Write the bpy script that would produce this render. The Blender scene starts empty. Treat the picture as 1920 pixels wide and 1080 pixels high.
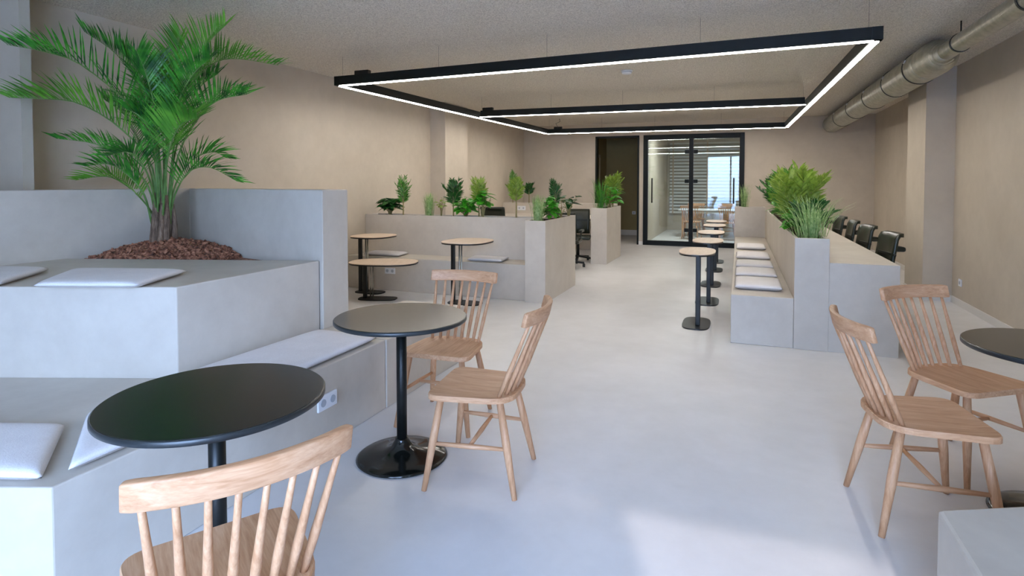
import bpy, math, random
from mathutils import Vector, Matrix
PI = math.pi
S = bpy.context.scene
COL = S.collection
rnd = random.Random(7)

# ------------------------------------------------------------------ materials
def srgb(r, g, b):
    f = lambda c: (c/255/12.92) if c/255 <= .04045 else ((c/255+.055)/1.055)**2.4
    return (f(r), f(g), f(b), 1)

class NT:
    def __init__(s, name):
        s.m = bpy.data.materials.new(name); s.m.use_nodes = True
        s.t = s.m.node_tree; s.b = s.t.nodes['Principled BSDF']; s.out = s.t.nodes['Material Output']
        s.co = None
    def n(s, typ, **kw):
        nd = s.t.nodes.new(typ)
        for k, v in kw.items():
            if k in nd.inputs.keys(): nd.inputs[k].default_value = v
            else: setattr(nd, k, v)
        return nd
    def l(s, a, b): s.t.links.new(a, b)
    def coord(s, scale=(1, 1, 1), kind='Object'):
        c = s.n('ShaderNodeTexCoord'); mp = s.n('ShaderNodeMapping')
        mp.inputs['Scale'].default_value = scale
        s.l(c.outputs[kind], mp.inputs['Vector']); return mp.outputs['Vector']
    def world(s, scale=(1, 1, 1)):
        c = s.n('ShaderNodeNewGeometry'); mp = s.n('ShaderNodeMapping')
        mp.inputs['Scale'].default_value = scale
        s.l(c.outputs['Position'], mp.inputs['Vector']); return mp.outputs['Vector']
    def noise(s, vec, scale, detail=4, rough=.55, dist=0):
        nd = s.n('ShaderNodeTexNoise'); nd.inputs['Scale'].default_value = scale
        nd.inputs['Detail'].default_value = detail; nd.inputs['Roughness'].default_value = rough
        nd.inputs['Distortion'].default_value = dist
        s.l(vec, nd.inputs['Vector']); return nd.outputs['Fac']
    def ramp(s, fac, stops):
        nd = s.n('ShaderNodeValToRGB'); e = nd.color_ramp.elements
        while len(e) < len(stops): e.new(.5)
        for k, (p, c) in enumerate(stops): e[k].position = p; e[k].color = c
        s.l(fac, nd.inputs['Fac']); return nd.outputs['Color']
    def mix(s, fac, a, b):
        nd = s.n('ShaderNodeMix'); nd.data_type = 'RGBA'
        ins = [i for i in nd.inputs if i.enabled]
        nd.inputs[0].default_value = fac if isinstance(fac, (int, float)) else .5
        if not isinstance(fac, (int, float)): s.l(fac, nd.inputs[0])
        for sock, v in ((nd.inputs[6], a), (nd.inputs[7], b)):
            if isinstance(v, tuple): sock.default_value = v
            else: s.l(v, sock)
        return nd.outputs[2]
    def bump(s, h, strength, dist=.01):
        nd = s.n('ShaderNodeBump'); nd.inputs['Strength'].default_value = strength
        nd.inputs['Distance'].default_value = dist
        s.l(h, nd.inputs['Height']); s.l(nd.outputs['Normal'], s.b.inputs['Normal'])
    def set(s, **kw):
        for k, v in kw.items(): s.b.inputs[k.replace('_', ' ')].default_value = v
        return s

def plain(name, col, rough=.5, metal=0, spec=.5):
    q = NT(name); q.set(Base_Color=col, Roughness=rough, Metallic=metal)
    q.b.inputs['Specular IOR Level'].default_value = spec
    return q.m

def mottled(name, c0, c1, rough=.55, s1=1.1, s2=9, bump=.06, spec=.4):
    q = NT(name); v = q.world()
    a = q.noise(v, s1, 5, .6, .4); b = q.noise(v, s2, 6, .65)
    col = q.mix(.35, q.ramp(a, [(.3, c0), (.72, c1)]), q.ramp(b, [(.3, c0), (.75, c1)]))
    q.l(col, q.b.inputs['Base Color'])
    q.set(Roughness=rough); q.b.inputs['Specular IOR Level'].default_value = spec
    q.bump(b, bump, .01); return q.m

def wood(name, axis, ca, cb, cc):
    q = NT(name)
    sc = [14, 14, 14]; sc[axis] = 1.2
    v = q.coord(tuple(sc)); a = q.noise(v, 3, 5, .6, .8); 
    sc2 = [60, 60, 60]; sc2[axis] = 4
    f = q.noise(q.coord(tuple(sc2)), 3, 3, .6)
    col = q.mix(.3, q.ramp(a, [(.32, ca), (.5, cb), (.7, cc)]), q.ramp(f, [(.35, ca), (.65, cc)]))
    q.l(col, q.b.inputs['Base Color']); q.set(Roughness=.45)
    q.b.inputs['Specular IOR Level'].default_value = .35
    q.bump(f, .05, .004); return q.m

def leafmat(name, c0, c1, rough=.4, scale=9):
    q = NT(name); f = q.noise(q.world(), scale, 2, .5)
    col = q.ramp(f, [(.34, c0), (.66, c1)])
    q.l(col, q.b.inputs['Base Color']); q.set(Roughness=rough)
    tr = q.n('ShaderNodeBsdfTranslucent'); q.l(col, tr.inputs['Color'])
    mx = q.n('ShaderNodeMixShader'); mx.inputs[0].default_value = .28
    q.l(q.b.outputs[0], mx.inputs[1]); q.l(tr.outputs[0], mx.inputs[2])
    q.l(mx.outputs[0], q.out.inputs['Surface']); return q.m

M = {}
M['wall'] = mottled('limewash_wall', (.46, .395, .315, 1), (.59, .515, .42, 1), .62, .8, 6, .05, .3)
M['concrete'] = mottled('microcement', (.49, .435, .37, 1), (.62, .565, .49, 1), .5, 1.6, 10, .05, .4)
M['floor'] = mottled('poured_floor', (.59, .575, .565, 1), (.75, .735, .735, 1), .36, .9, 5, .015, .45)
q = NT('sprayed_ceiling'); v = q.world(); f = q.noise(v, 95, 3, .85); g = q.noise(v, 55, 3, .7)
q.l(q.ramp(f, [(.36, (.50, .445, .37, 1)), (.58, (.95, .885, .78, 1))]), q.b.inputs['Base Color']); q.set(Roughness=.95)
q.bump(g, .7, .02); M['ceiling'] = q.m
WA, WB, WC = (.43, .205, .095, 1), (.58, .315, .165, 1), (.68, .405, .24, 1)
M['woodz'] = wood('oak_upright', 2, WA, WB, WC)
M['woody'] = wood('oak_lengthwise', 1, WA, WB, WC)
M['woodx'] = wood('oak_crosswise', 0, WA, WB, WC)
M['tabwood'] = wood('pale_oak_veneer', 1, (.56, .42, .30, 1), (.64, .50, .38, 1), (.70, .56, .44, 1))
q = NT('black_laminate'); f = q.noise(q.world(), 30, 4, .6)
q.l(q.ramp(f, [(.3, (.010, .011, .010, 1)), (.7, (.016, .018, .016, 1))]), q.b.inputs['Base Color']); q.set(Roughness=.2); M['laminate'] = q.m
M['tabledge'] = plain('black_table_edge', (.018, .022, .024, 1), .35)
M['black'] = plain('black_powdercoat', (.006, .007, .0065, 1), .4, 0, .35)
M['blackgloss'] = plain('black_gloss_enamel', (.006, .007, .006, 1), .12)
M['leather'] = plain('black_leather', (.014, .018, .010, 1), .32)
M['profile'] = plain('black_aluminium', (.005, .007, .006, 1), .5, 0, .25)
M['doorblack'] = plain('black_steel_frame', (.003, .005, .0045, 1), .45, 0, .2)
M['plastic'] = plain('white_plastic', (.78, .80, .84, 1), .35)
M['hole'] = plain('grey_socket_recess', (.42, .46, .52, 1), .5)
M['base'] = mottled('painted_skirting', (.66, .63, .59, 1), (.70, .67, .63, 1), .5)
q = NT('cushion_weave'); f = q.noise(q.coord((1, 1, 1)), 190, 2, .6); g = q.noise(q.coord((1, 1, 1)), 9, 3, .6)
q.l(q.mix(.5, q.ramp(f, [(.3, (.68, .645, .64, 1)), (.7, (.84, .81, .81, 1))]), q.ramp(g, [(.3, (.72, .68, .675, 1)), (.7, (.82, .79, .785, 1))])), q.b.inputs['Base Color'])
q.set(Roughness=.95); q.bump(f, .25, .004); M['cushion'] = q.m
q = NT('galvanised_steel'); v = q.coord((1, 26, 1)); w = q.n('ShaderNodeTexWave'); w.bands_direction = 'Y'; w.inputs['Scale'].default_value = 1.0; q.l(v, w.inputs['Vector'])
f = q.noise(q.world(), 14, 4, .6)
q.l(q.ramp(f, [(.3, (.36, .36, .31, 1)), (.7, (.56, .55, .48, 1))]), q.b.inputs['Base Color']); q.set(Metallic=.9, Roughness=.36); q.bump(w.outputs['Fac'], .35, .006); M['duct'] = q.m
M['ring'] = plain('dark_rubber_seal', (.012, .014, .012, 1), .5)
q = NT('led_diffuser'); q.set(Base_Color=(.9, .9, .9, 1)); q.b.inputs['Emission Color'].default_value = (1, .945, .88, 1); q.b.inputs['Emission Strength'].default_value = 47; M['led'] = q.m
q = NT('spot_lens'); q.b.inputs['Emission Color'].default_value = (1, .97, .92, 1); q.b.inputs['Emission Strength'].default_value = 90; M['spot'] = q.m
M['palm'] = leafmat('palm_leaflet', (.006, .085, .012, 1), (.09, .45, .04, 1), .38, 11)
M['palm_b'] = leafmat('palm_leaflet_light', (.05, .23, .02, 1), (.18, .50, .05, 1), .4, 7)
M['rachis'] = leafmat('palm_rachis', (.12, .26, .06, 1), (.22, .40, .12, 1), .45, 12)
M['g_dark'] = leafmat('leaf_dark', (.010, .055, .012, 1), (.03, .15, .025, 1), .35, 25)
M['g_mid'] = leafmat('leaf_mid', (.03, .15, .015, 1), (.09, .33, .03, 1), .4, 25)
M['g_bright'] = leafmat('leaf_bright', (.035, .27, .012, 1), (.10, .50, .03, 1), .4, 25)
M['g_yellow'] = leafmat('leaf_yellow', (.16, .27, .03, 1), (.34, .47, .07, 1), .45, 25)
M['g_grass'] = leafmat('leaf_silver', (.16, .32, .09, 1), (.48, .62, .28, 1), .45, 30)
M['g_red'] = leafmat('leaf_variegated', (.05, .035, .02, 1), (.30, .36, .16, 1), .45, 30)
q = NT('palm_bark'); f = q.noise(q.coord((30, 30, 5)), 2, 4, .7)
q.l(q.ramp(f, [(.3, (.05, .03, .02, 1)), (.55, (.20, .13, .085, 1)), (.8, (.42, .32, .24, 1))]), q.b.inputs['Base Color']); q.set(Roughness=.85); q.bump(f, .6, .01); M['bark'] = q.m
M['stem'] = mottled('plant_stem', (.20, .17, .07, 1), (.34, .30, .14, 1), .7, 5, 30)
q = NT('bark_chips'); f = q.noise(q.world(), 42, 1, .5); f2 = q.noise(q.world(), 150, 2, .6)
q.l(q.mix(.3, q.ramp(f, [(.3, (.03, .012, .008, 1)), (.48, (.24, .08, .04, 1)), (.66, (.52, .24, .14, 1))]), q.ramp(f2, [(.3, (.04, .015, .01, 1)), (.7, (.3, .14, .08, 1))])), q.b.inputs['Base Color']); q.set(Roughness=.9); M['mulch'] = q.m
M['soil'] = mottled('dark_mulch', (.012, .007, .005, 1), (.06, .025, .015, 1), .95, 20, 90, .8)
M['hall'] = mottled('hall_paint', (.30, .24, .11, 1), (.36, .29, .14, 1), .7)
q = NT('door_glass'); gl = q.n('ShaderNodeBsdfGlossy'); gl.inputs['Roughness'].default_value = .012; gl.inputs['Color'].default_value = (.9, .97, 1, 1)
tr = q.n('ShaderNodeBsdfTransparent'); tr.inputs['Color'].default_value = (.86, .92, .9, 1)
lw = q.n('ShaderNodeFresnel'); lw.inputs['IOR'].default_value = 1.65
mx = q.n('ShaderNodeMixShader'); q.l(lw.outputs[0], mx.inputs[0]); q.l(tr.outputs[0], mx.inputs[1]); q.l(gl.outputs[0], mx.inputs[2]); q.l(mx.outputs[0], q.out.inputs['Surface']); M['glass'] = q.m
q = NT('clear_window_glass'); gl = q.n('ShaderNodeBsdfGlossy'); gl.inputs['Roughness'].default_value = .01
tr = q.n('ShaderNodeBsdfTransparent'); tr.inputs['Color'].default_value = (.96, .98, .98, 1)
mx = q.n('ShaderNodeMixShader'); mx.inputs[0].default_value = .05; q.l(tr.outputs[0], mx.inputs[1]); q.l(gl.outputs[0], mx.inputs[2]); q.l(mx.outputs[0], q.out.inputs['Surface']); M['window'] = q.m
M['pave'] = mottled('street_paving', (.46, .45, .44, 1), (.54, .53, .52, 1), .8)
M['blind'] = plain('pale_blind_slat', (.66, .66, .64, 1), .6)
M['white'] = plain('white_laminate', (.74, .75, .77, 1), .4)
M['screen'] = plain('dark_screen', (.05, .06, .07, 1), .2)

# ------------------------------------------------------------------ mesh helpers
class MB:
    def __init__(s): s.v = []; s.f = []
    def add(s, vs, fs):
        o = len(s.v); s.v += [tuple(p) for p in vs]; s.f += [tuple(i+o for i in f) for f in fs]; return s
    def box(s, x0, x1, y0, y1, z0, z1):
        return s.prism([(x0, y0), (x1, y0), (x1, y1), (x0, y1)], z0, z1)
    def prism(s, poly, z0, z1):
        n = len(poly)
        a = sum(poly[i][0]*poly[(i+1) % n][1]-poly[(i+1) % n][0]*poly[i][1] for i in range(n))
        if a < 0: poly = poly[::-1]
        vs = [(x, y, z0) for x, y in poly]+[(x, y, z1) for x, y in poly]
        fs = [tuple(range(n-1, -1, -1)), tuple(range(n, 2*n))]+[(i, (i+1) % n, n+(i+1) % n, n+i) for i in range(n)]
        return s.add(vs, fs)
    def obox(s, c, ax, ay, az):           # centre + half axes
        c, ax, ay, az = map(Vector, (c, ax, ay, az))
        vs = [c+ax*i+ay*j+az*k for k in (-1, 1) for j in (-1, 1) for i in (-1, 1)]
        return s.add(vs, [(0, 2, 3, 1), (4, 5, 7, 6), (0, 1, 5, 4), (2, 6, 7, 3), (0, 4, 6, 2), (1, 3, 7, 5)])
    def beam(s, a, b, w, h):              # rectangular bar a->b
        a, b = Vector(a), Vector(b); d = (b-a); L = d.length; d.normalize()
        up = Vector((0, 0, 1)) if abs(d.z) < .9 else Vector((0, 1, 0))
        sd = d.cross(up).normalized(); up = sd.cross(d)
        return s.obox((a+b)/2, d*L/2, sd*w/2, up*h/2)
    def tube(s, pts, radii, n=10, cap=True):
        pts = [Vector(p) for p in pts]; k = len(pts)
        if isinstance(radii, (int, float)): radii = [radii]*k
        rings = []; ref = None
        for i in range(k):
            t = (pts[min(i+1, k-1)]-pts[max(i-1, 0)]).normalized()
            if ref is None:
                ref = Vector((1, 0, 0)) if abs(t.x) < .8 else Vector((0, 1, 0))
            u = (ref-t*ref.dot(t)).normalized(); w = t.cross(u); ref = u
            rings.append([pts[i]+(u*math.cos(2*PI*j/n)+w*math.sin(2*PI*j/n))*radii[i] for j in range(n)])
        vs = [p for r in rings for p in r]
        fs = [(i*n+j, i*n+(j+1) % n, (i+1)*n+(j+1) % n, (i+1)*n+j) for i in range(k-1) for j in range(n)]
        if cap: fs += [tuple(range(n-1, -1, -1)), tuple(range((k-1)*n, k*n))]
        return s.add(vs, fs)
    def lathe(s, prof, c=(0, 0, 0), n=48):
        vs = []; fs = []; k = len(prof)
        for r, z in prof:
            for j in range(n):
                a = 2*PI*j/n; vs.append((c[0]+r*math.cos(a), c[1]+r*math.sin(a), c[2]+z))
        for i in range(k-1):
            for j in range(n): fs.append((i*n+j, i*n+(j+1) % n, (i+1)*n+(j+1) % n, (i+1)*n+j))
        fs += [tuple(range(n-1, -1, -1)), tuple(range((k-1)*n, k*n))]
        return s.add(vs, fs)
    def strip(s, pts, widths, side):      # flat ribbon (leaf)
        vs = []; k = len(pts)
        for p, w in zip(pts, widths):
            vs += [Vector(p)-side*w/2, Vector(p)+side*w/2]
        return s.add(vs, [(2*i, 2*i+1, 2*i+3, 2*i+2) for i in range(k-1)])

def obj(name, mb, mat, parent=None, smooth=False, bevel=0, local=False):
    vs = mb.v
    if parent is not None and not local:
        L = Vector((0, 0, 0)); p = parent
        while p is not None: L += p.location; p = p.parent
        vs = [(x-L.x, y-L.y, z-L.z) for x, y, z in vs]
    me = bpy.data.meshes.new(name); me.from_pydata(vs, [], mb.f); me.update()
    if smooth: me.shade_smooth()
    me.materials.append(M[mat]); o = bpy.data.objects.new(name, me); COL.objects.link(o)
    if parent is not None: o.parent = parent
    if bevel:
        m = o.modifiers.new('edge', 'BEVEL'); m.width = bevel; m.segments = 2; m.limit_method = 'ANGLE'
    return o

def thing(name, label, cat, loc=(0, 0, 0), rz=0, group=None):
    o = bpy.data.objects.new(name, None); COL.objects.link(o); o.location = loc; o.rotation_euler = (0, 0, rz)
    o.empty_display_size = .1; return tag(o, label, cat, group)
def tag(o, label, cat, group=None, kind=None):
    o['label'] = label; o['category'] = cat
    if group: o['group'] = group
    if kind: o['kind'] = kind
    return o
def struct(name, mb, mat, parent=None, bevel=0):
    o = obj(name, mb, mat, parent, bevel=bevel)
    if parent is None: o['kind'] = 'structure'
    return o
def structroot(name, loc):
    o = bpy.data.objects.new(name, None); COL.objects.link(o); o.location = loc; o['kind'] = 'structure'; return o
def copy_tree(o, loc, rz, label, group=None):
    r = o.copy(); COL.objects.link(r); r.location = loc; r.rotation_euler = (0, 0, rz); r['label'] = label
    if group: r['group'] = group
    def kids(src, dst):
        for ch in list(src.children):
            c = ch.copy(); COL.objects.link(c); c.parent = dst; kids(ch, c)
    kids(o, r); return r
def bez(p0, p1, p2, p3, t):
    a = 1-t; return p0*a**3+p1*3*a*a*t+p2*3*a*t*t+p3*t**3
def catmull(P, t):
    n = len(P)-1; x = min(t*n, n-1e-6); i = int(x); u = x-i
    g = lambda k: P[k] if 0 <= k <= n else (P[0]*2-P[1] if k < 0 else P[n]*2-P[n-1])
    a, b, c, d = g(i-1), g(i), g(i+1), g(i+2)
    return (b*2+(c-a)*u+(a*2-b*5+c*4-d)*u*u+(b*3-a-c*3+d)*u**3)*.5

# ------------------------------------------------------------------ camera (eye height 1.45 m, level-ish, shifted frame)
YAW = math.atan(426/1084)
PITCH = math.radians(1.8)
cd = bpy.data.cameras.new('camera'); cam = bpy.data.objects.new('camera', cd); COL.objects.link(cam)
cd.sensor_fit = 'HORIZONTAL'; cd.sensor_width = 36; cd.lens = 36*1084/1920
cd.shift_y = -(540-(343+1084*math.tan(PITCH)))/1920; cd.clip_start = .05
cam.location = (0, 0, 1.45); cam.rotation_euler = (PI/2-PITCH, 0, YAW); S.camera = cam
RV = Vector((math.cos(YAW), math.sin(YAW), 0)); FV = Vector((-math.sin(YAW), math.cos(YAW), 0)); UP = Vector((0, 0, 1))

# ------------------------------------------------------------------ room shell
XL, XR, XR2, YB, ZC = -5.07, 2.43, 2.57, 13.72, 2.86
def fac(u, d): return (RV.x*u+FV.x*d, RV.y*u+FV.y*d)    # plan point u along the shop front, d inward of the eye
D0 = -1.8
yl = (D0-FV.x*XL)/FV.y; yr = (D0-FV.x*XR)/FV.y
struct('floor', MB().prism([(XL-.2, yl-.2), (XR2+.2, yr), (XR2+.2, YB+5.5), (XL-.2, YB+5.5)], -.2, 0), 'floor')
struct('ceiling', MB().prism([(XL-.2, yl-.2), (XR2+.2, yr), (XR2+.2, YB+5.5), (XL-.2, YB+5.5)], ZC, ZC+.2), 'ceiling')
struct('wall_left', MB().box(XL-.2, XL, yl-.2, YB+.15, 0, ZC), 'wall')
w = MB(); w.box(XR, XR2+.25, yr-.1, 8.55, 0, ZC); w.box(XR2, XR2+.25, 8.55, YB+.15, 0, ZC); struct('wall_right', w, 'wall')
w = MB(); w.box(XL, -3.23, YB, YB+.15, 0, ZC); w.box(-3.23, .10, YB, YB+.15, 2.56, ZC)
w.box(-2.19, -2.09, YB, YB+.15, 0, 2.56); w.box(.10, XR2, YB, YB+.15, 0, ZC); struct('wall_back', w, 'wall')
struct('pillar_right', MB().box(2.125, XR2+.02, 8.5, 9.32, 0, ZC), 'wall')
struct('pillar_left', MB().box(XL-.02, -4.775, 8.97, 9.85, 0, ZC), 'wall')
struct('pillar_front', MB().box(XL-.02, -4.71, 2.54, 2.61, 0, ZC), 'wall')
b = MB(); b.box(XR-.012, XR, yr, 8.5, 0, .08); b.box(2.113, XR, 8.488, 8.5, 0, .08); b.box(2.113, 2.125, 8.488, 9.32, 0, .08); b.box(XR2-.012, XR2, 9.32, YB, 0, .08); struct('baseboard_right', b, 'base')
b = MB(); b.box(XL, XL+.012, yl+.1, 2.53, 0, .08); b.box(XL, XL+.012, 2.63, 6.63, 0, .08); b.box(XL, XL+.012, 7.4, 8.96, 0, .08); struct('baseboard_left', b, 'base')
b = MB(); b.box(-2.19, -2.095, YB-.012, YB, 0, .08); b.box(.11, XR2, YB-.012, YB, 0, .08); struct('baseboard_back', b, 'base')
# shop front behind the viewer: header, plinth, glazing
dd = fac(0, D0-.12)
def fpoly(u0, u1, d0, d1): return [fac(u0, d0), fac(u1, d0), fac(u1, d1), fac(u0, d1)]
UL, UW, UX, UR = -6.13, -2.35, .2, 1.58
w = MB(); w.prism(fpoly(UL-.1, UR+.15, D0-.12, D0), 2.76, ZC); w.prism(fpoly(UL-.1, UR+.15, D0-.12, D0), 0, .06); w.prism(fpoly(UL-.1, UW, D0-.12, D0), .06, 2.76); w.prism(fpoly(UX, UR+.15, D0-.12, D0), .06, 2.76); struct('wall_front', w, 'wall')
wr = structroot('window_1', (fac(0, D0)[0], fac(0, D0)[1], 0))
w = MB()
us = [UW+.03, -1.15, UX-.03]
for u in us: w.prism(fpoly(u-.03, u+.03, D0-.09, D0-.03), .06, 2.76)
w.prism(fpoly(UW, UX, D0-.09, D0-.03), .06, .11); w.prism(fpoly(UW, UX, D0-.09, D0-.03), 2.71, 2.76)
obj('window_frame', w, 'doorblack', wr)
w = MB(); w.prism(fpoly(UW, UX, D0-.065, D0-.06), .1, 2.72); obj('window_glass', w, 'window', wr)
struct('pavement', MB().prism([fac(-30, -30), fac(30, -30), fac(30, D0-.1), fac(-30, D0-.1)], -.25, -.05), 'pave')
# unseen sun-blocking slabs, invented to shape the sun patch and streak on the floor
EL = math.radians(28); ZK = 3.0; sh = ZK/math.tan(EL)
SUND = Vector((-.03, 1, 0)).normalized()                  # heading of the sunlight across the floor
def cast(x, y): return (x-SUND.x*sh, y-SUND.y*sh)        # blocker point that shades floor point x, y
def shade(m, pts): m.prism([cast(*fac(u, d)) for u, d in pts], ZK, ZK+.05)
lim = lambda u: D0-.06+sh*SUND.dot(FV)                   # floor line shaded by the blocker's near edge at the front
ln = lambda u: 2.86+(u+.34)*(2.14-2.86)/1.84             # edge of the sunlit floor
c = MB(); ub = [-9, -.34, .45, 4.5]
shade(c, [(-9, lim(-9)), (5.5, lim(5.5)), (5.5, ln(5.5)), (-.34, ln(-.34)), (-9, ln(-.34)+.02)])
shade(c, [(-9, ln(-.34)), (-.34, ln(-.34)-.04), (.0, ln(0)-.12), (.36, ln(.36)-.15), (.46, ln(.46)-.10), (.46, .9), (-9, .9)])
struct('sun_blocker', c, 'pave')

# back glass doors
dr = structroot('door_1', (-1.0, YB, 0))
w = MB()
w.box(-2.09, -1.99, YB-.03, YB+.07, 0, 2.56); w.box(.0, .10, YB-.03, YB+.07, 0, 2.56)
w.box(-1.99, 0, YB-.03, YB+.07, 2.45, 2.56); w.box(-1.99, 0, YB-.03, YB+.07, 0, .11); w.box(-1.065, -.975, YB-.03, YB+.07, .11, 2.45)
obj('door_frame', w, 'doorblack', dr, bevel=.003)
for x0, x1, hx in ((-1.98, -1.075, -1.885), (-.965, -.01, -.115)):
    obj('glass_pane', MB().box(x0, x1, YB, YB+.01, .115, 2.445), 'glass', dr)
    h = MB(); h.tube([(hx, YB-.05, .99), (hx, YB-.05, 1.56)], .016, 8)
    for z in (1.06, 1.49): h.tube([(hx, YB-.05, z), (hx, YB, z)], .009, 6)
    obj('door_handle', h, 'black', dr, smooth=False)
for z in (.37, 1.49, 2.16):
    for x in (-1.115, -.925): obj('hinge', MB().box(x-.045, x+.045, YB-.02, YB+.03, z-.04, z+.04), 'doorblack', dr, bevel=.004)
d2 = structroot('door_2', (-2.7, YB, 0))
w = MB(); w.box(-3.23, -3.19, YB-.02, YB+.15, 0, 2.56); w.box(-2.23, -2.19, YB-.02, YB+.15, 0, 2.56); w.box(-3.23, -2.19, YB-.02, YB+.15, 2.52, 2.56)
obj('door_frame', w, 'doorblack', d2)
# hall behind the open doorway
h = MB(); h.box(-3.5, -2.12, 16.2, 16.3, 0, ZC); h.box(-3.6, -3.5, YB+.15, 16.3, 0, ZC); struct('wall_hall', h, 'hall')
struct('wall_divider', MB().box(-2.18, -2.10, YB+.15, 18.6, 0, ZC), 'hall')
struct('wall_meeting_left', MB().box(-2.10, -2.08, YB+.15, 18.5, 0, ZC), 'wall')
struct('baseboard_hall', MB().box(-3.5, -2.18, 16.18, 16.2, 0, .14), 'base')
d3 = structroot('door_3', (-3.48, 15, 0))
w = MB(); w.box(-3.5, -3.46, 14.3, 14.38, 0, 2.2); w.box(-3.5, -3.46, 15.2, 15.28, 0, 2.2); w.box(-3.5, -3.46, 14.3, 15.28, 2.12, 2.2); obj('door_frame', w, 'wall', d3)
obj('door_leaf', MB().box(-3.5, -3.475, 14.38, 15.2, 0, 2.12), 'hall', d3)
# meeting room behind the glass
w = MB(); w.box(-2.1, 1.7, 18.5, 18.6, 0, ZC); struct('wall_meeting_back', w, 'wall')
struct('wall_meeting_right', MB().box(1.6, 1.7, YB+.15, 18.5, 0, ZC), 'wall')

# ------------------------------------------------------------------ built-in seating
BL = .006
lp = thing('planter_bench', 'large tiered concrete seating block around the tall palm', 'built-in bench', (-2.9, 2.6, 0))
fr = (-2.10, 1.19); fd = (-.931, -.35)
fl = (fr[0]+2.9*fd[0], fr[1]+2.9*fd[1])
obj('bench_tier', MB().prism([fr, (-2.10, 3.125), (-2.68, 3.125), (-2.68, 2.115), (-4.69, 1.36), (fl[0], fl[1])], 0, .445), 'concrete', lp, bevel=BL)
obj('bench_end', MB().box(-2.66, -2.095, 3.13, 4.25, 0, .445), 'concrete', lp, bevel=BL)
obj('platform', MB().prism([(-2.68, 2.115), (-2.68, 3.2), (-4.42, 2.64), (-4.42, 1.46)], 0, .916), 'concrete', lp, bevel=BL)
obj('back_wall', MB().prism([(-2.65, 3.2), (-2.65, 3.475), (-4.69, 3.95), (-4.69, 1.36), (-4.42, 1.46), (-4.42, 3.63)], 0, 1.402), 'concrete', lp, bevel=BL)
def quad_cushion(name, label, q4, z, h, group):
    c = [Vector((x, y, 0)) for x, y in q4]; ctr = sum(c, Vector())/4
    o = MB(); n = 20; top = []; bot = []
    f = lambda u: (max(0, 1-abs(2*u-1)**9))**.5
    for j in range(n+1):
        for i in range(n+1):
            u = i/n; v_ = j/n
            uu = .5+.5*math.copysign(abs(2*u-1)**.6, 2*u-1); vv = .5+.5*math.copysign(abs(2*v_-1)**.6, 2*v_-1)
            p = c[0]*(1-uu)*(1-vv)+c[1]*uu*(1-vv)+c[2]*uu*vv+c[3]*(1-uu)*vv
            k = min(f(uu), f(vv)); k2 = f(uu)*f(vv)
            zz = h*(.42+.5*k2+.08*math.sin(PI*uu)*math.sin(PI*vv))
            top.append((p.x, p.y, z+zz))
            pb = ctr+(p-ctr)*.992; bot.append((pb.x, pb.y, z+h*(.42-.42*k2)))
    N = n+1; fs = [(j*N+i, j*N+i+1, (j+1)*N+i+1, (j+1)*N+i) for j in range(n) for i in range(n)]
    K = N*N
    o.add(top+bot, fs+[(K+a, K+d, K+c_, K+b) for a, b, c_, d in fs])
    for rim in ([i for i in range(N)], [n*N+i for i in range(N)][::-1], [j*N for j in range(N)][::-1], [j*N+n for j in range(N)]):
        for a, b in zip(rim, rim[1:]): o.f.append((b, a, K+a, K+b))
    r = obj(name, o, 'cushion', None, smooth=True)
    # put the origin at the base
    for vtx in r.data.vertices: vtx.co -= Vector((ctr.x, ctr.y, z))
    r.location = (ctr.x, ctr.y, z); return tag(r, label, 'cushion', group)
GL = 'seat cushions on the palm planter'
quad_cushion('seat_cushion', 'pale grey cushion on the low tier, cut by the left edge of the photo', [(-2.62, 1.03), (-2.15, 1.19), (-2.53, 1.49), (-2.98, 1.32)], .446, .05, GL)
quad_cushion('seat_cushion', 'pale grey cushion at the low tier corner, half under the nearest black round table', [(-2.13, 1.26), (-2.13, 1.74), (-2.6, 1.98), (-2.56, 1.59)], .446, .05, GL)
quad_cushion('seat_cushion', 'long pale cushion on the low tier between the two left black tables', [(-2.13, 1.95), (-2.13, 3.08), (-2.6, 3.1), (-2.64, 2.12)], .446, .05, GL)
quad_cushion('seat_cushion', 'beige cushion on the upper platform in front of the palm bark', [(-3.28, 1.80), (-2.79, 1.985), (-2.99, 2.43), (-3.66, 2.22)], .917, .045, GL)
quad_cushion('seat_cushion', 'beige cushion on the upper platform cut by the left picture edge', [(-4.0, 1.6), (-3.50, 1.77), (-3.83, 2.19), (-4.3, 2.05)], .917, .045, GL)

# left row: bench, back planter, return planter, desk
lr = thing('planter_bench', 'long concrete bench with planter back along left wall', 'built-in bench', (-3.6, 7.0, 0))
obj('bench', MB().box(XL+.005, -2.412, 6.63, 7.05, 0, .445), 'concrete', lr, bevel=BL)
def trough(name, x0, x1, y0, y1, z1, par, t=.03, dep=.04):
    m = MB(); m.box(x0, x1, y0, y0+t, 0, z1); m.box(x0, x1, y1-t, y1, 0, z1); m.box(x0, x0+t, y0+t, y1-t, 0, z1); m.box(x1-t, x1, y0+t, y1-t, 0, z1)
    o = obj(name, m, 'concrete', par, bevel=.003)
    s_ = MB(); nx = max(2, int((x1-x0)/.05)); ny = max(2, int((y1-y0)/.05)); vs = []; fs = []
    for j in range(ny+1):
        for i in range(nx+1):
            vs.append((x0+t+(x1-x0-2*t)*i/nx, y0+t+(y1-y0-2*t)*j/ny, z1-dep+rnd.uniform(-.006, .03)))
    for j in range(ny):
        for i in range(nx): a = j*(nx+1)+i; fs.append((a, a+1, a+nx+2, a+nx+1))
    s_.add(vs, fs); obj('soil', s_, 'soil', par); return o
trough('planter_box', XL+.005, -2.412, 7.05, 7.36, .995, lr)
trough('planter_box', -2.41, -2.15, 6.56, 7.93, .995, lr)
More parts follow.
